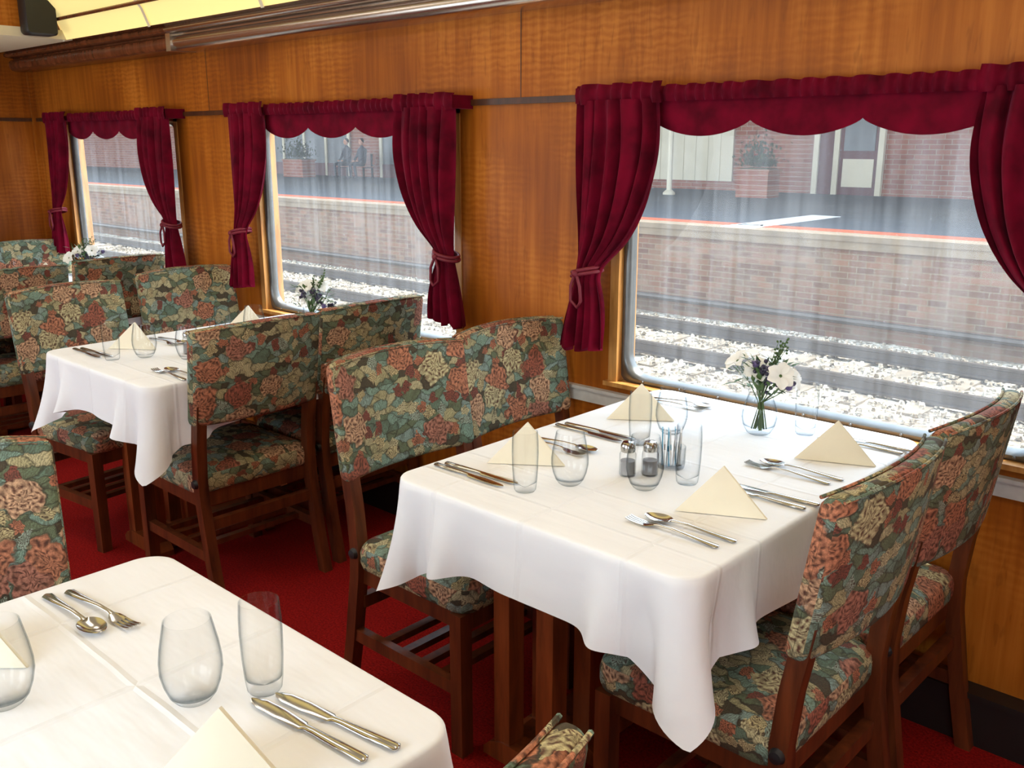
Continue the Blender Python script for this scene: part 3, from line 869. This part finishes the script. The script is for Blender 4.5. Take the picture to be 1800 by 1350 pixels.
for x0, x1 in ((-29, -20), (-40, -31)):
    b.box(x0, x1, yb-.06, yb, ZP+.5, 3.2, 3)
    k = x0
    while k <= x1: b.box(k-.07, k+.07, yb-.12, yb-.06, ZP, 3.4, 1); k += 1.5
    b.box(x0, x1, yb-.1, yb-.06, ZP, ZP+.5, 2)
b.box(-75, 25, 14.6, 25, 4.0, 4.15, 1)
for x in (-13.9, -24, -34, 4.0):
    b.tube([(x, 21.0, ZP), (x, 21.0, 4.0)], .07, 10, 1); b.lathe([(.16, 0), (.16, .05), (.08, .12)], 12, 1, Matrix.Translation((x, 21.0, ZP)), True)
b.obj('station_building', [M_BRICK2, M_CREAMP, M_MAROON, M_SHOPG], smooth=False)

def planter(x, y, w):
    b = MB(); rnd = random.Random(int(abs(x)*10))
    b.box(x-w/2, x+w/2, y-.3, y+.3, ZP, ZP+.62, 0); b.box(x-w/2-.04, x+w/2+.04, y-.34, y+.34, ZP+.62, ZP+.68, 0)
    b.box(x-w/2+.05, x+w/2-.05, y-.25, y+.25, ZP+.66, ZP+.70, 1)
    for k in range(620):
        c = Vector((x+rnd.gauss(0, w*.28), y+rnd.gauss(0, .18), ZP+.72+abs(rnd.gauss(0, .28))))
        M = Matrix.Translation(c) @ Matrix.Rotation(rnd.random()*6, 4, 'Z') @ Matrix.Rotation(rnd.uniform(-1.3, .4), 4, 'Y')
        L = rnd.uniform(.08, .18); b.add([(0, 0, 0), (L*.5, .03, .01), (L, 0, 0), (L*.5, -.03, .01)], [(0, 1, 2, 3)], 1, M)
    b.obj('brick_planter', [M_BRICK2, M_BUSH], smooth=False)
planter(-11.6, 21.4, .85); planter(-32.0, 22.2, 1.3)

def bench(x, y):
    b = MB()
    for k in range(4): b.box(x-.9, x+.9, y-.22+k*.12, y-.12+k*.12, ZP+.42, ZP+.45, 0)
    for k in range(3): b.box(x-.9, x+.9, y+.24+k*.02, y+.27+k*.02, ZP+.52+k*.13, ZP+.62+k*.13, 0)
    for s in (-.75, .75):
        b.box(x+s-.03, x+s+.03, y-.2, y-.15, ZP, ZP+.42, 1); b.box(x+s-.03, x+s+.03, y+.2, y+.26, ZP, ZP+.9, 1)
        b.box(x+s-.03, x+s+.03, y-.2, y+.25, ZP+.38, ZP+.42, 1)
    b.obj('platform_bench', [M_TBWOOD, M_BLACK], smooth=False)
bench(-29.0, 22.6)
def person(x, y, mirror=1):
    root = bpy.data.objects.new('seated_person', None); COL.objects.link(root); root.location = (x, y, ZP)
    J = [(0, .02, .53, .15), (0, .06, .80, .14), (0, .05, 1.03, .15), (0, .03, 1.15, .06), (0, .02, 1.22, .055),
         (.10, -.02, .53, .10), (.12, -.46, .53, .065), (.12, -.44, .08, .045), (.12, -.60, .05, .04),
         (-.10, -.02, .53, .10), (-.14, -.46, .53, .065), (-.16, -.40, .08, .045), (-.16, -.56, .05, .04),
         (.19, .05, 1.06, .06), (.25, -.02, .80, .045), (.12, -.26, .66, .035), (-.19, .05, 1.06, .06), (-.25, -.02, .80, .045), (-.10, -.26, .66, .035)]
    E = [(0, 1), (1, 2), (2, 3), (3, 4), (0, 5), (5, 6), (6, 7), (7, 8), (0, 9), (9, 10), (10, 11), (11, 12), (2, 13), (13, 14), (14, 15), (2, 16), (16, 17), (17, 18)]
    me = bpy.data.meshes.new('body'); me.from_pydata([(a*mirror, b_, c) for a, b_, c, r in J], E, []); me.materials.append(M_CLOTH)
    o = place('body', me, parent=root)
    md = o.modifiers.new('skin', 'SKIN')
    for i, j in enumerate(J): me.skin_vertices[0].data[i].radius = (j[3], j[3])
    me.skin_vertices[0].data[0].use_root = True
    s2 = o.modifiers.new('sub', 'SUBSURF'); s2.levels = 1; s2.render_levels = 1
    b = MB(); b.sphere((0, .0, 1.33), .1, 0, 14, (.82, .95, 1.2)); b.sphere((0, -.10, 1.32), .018, 0, 8)
    b.sphere((0, .03, 1.37), .104, 1, 14, (.86, .95, 1.0))
    for s in (-1, 1): b.sphere((s*.035, -.088, 1.35), .012, 1, 8); b.sphere((.11*s*mirror, -.29, .645), .045, 0, 8, (.8, 1.3, .6))
    place('head', b.mesh('head', [M_SKIN, M_BLACK]), parent=root)
person(-29.4, 22.55); person(-28.5, 22.55, -1)

# ------------------------------------------------------------------ light
w = bpy.data.worlds.new('World'); S.world = w; w.use_nodes = True
nt = w.node_tree; bg = nt.nodes['Background']
tc = nt.nodes.new('ShaderNodeTexCoord'); sp = nt.nodes.new('ShaderNodeSeparateXYZ'); rp = nt.nodes.new('ShaderNodeValToRGB')
rp.color_ramp.elements[0].position = 0.0; rp.color_ramp.elements[0].color = (0.88, 0.94, 1.0, 1)
rp.color_ramp.elements[1].position = 0.8; rp.color_ramp.elements[1].color = (0.62, 0.80, 1.0, 1)
nt.links.new(tc.outputs['Generated'], sp.inputs[0]); nt.links.new(sp.outputs[2], rp.inputs[0]); nt.links.new(rp.outputs[0], bg.inputs[0])
bg.inputs[1].default_value = 5.6
def lamp(name, typ, energy, loc=(0, 0, 0), rot=None, d=None, col=(1, 1, 1), **kw):
    l = bpy.data.lights.new(name, typ); l.energy = energy; l.color = col
    for k, v in kw.items(): setattr(l, k, v)
    o = bpy.data.objects.new(name, l); COL.objects.link(o); o.location = loc
    if d is not None: o.rotation_euler = Vector(d).to_track_quat('-Z', 'Y').to_euler()
    return o
lamp('sun', 'SUN', 9.5, (0, 10, 10), d=(-.25, -.2, -.95), col=(1, .95, .86), angle=.01)
for i, x in enumerate((-4.3, -2.3, -0.3, 1.4)):
    lamp('ceiling_fill', 'AREA', 7.0, (x, .96, 2.33), d=(0, 0, -1), col=(1, .93, .84), shape='RECTANGLE', size=1.2, size_y=.4)  # unseen fill lights added under the ceiling centre to tune interior brightness
for i, c in enumerate(WIN):
    lamp('window_daylight', 'AREA', 5, (c, YO-.25, 1.25), d=(0, 1, -.15), col=(.95, .98, 1), shape='RECTANGLE', size=1.2, size_y=.8)

# ------------------------------------------------------------------ camera
cam = bpy.data.cameras.new('Camera'); co = bpy.data.objects.new('Camera', cam); COL.objects.link(co)
S.camera = co
cam.sensor_width = 36; cam.lens = 1653/1800*36; cam.clip_start = .02; cam.clip_end = 300
yaw = math.radians(47.2); p = math.atan(424/1653)
h = Vector((-math.cos(yaw), math.sin(yaw), 0))
F = h*math.cos(p)+Vector((0, 0, -math.sin(p)))
R = F.cross(Vector((0, 0, 1))).normalized(); U = R.cross(F)
M = Matrix((R, U, -F)).transposed().to_4x4(); M.translation = (0, 0, 1.48)
co.matrix_world = M
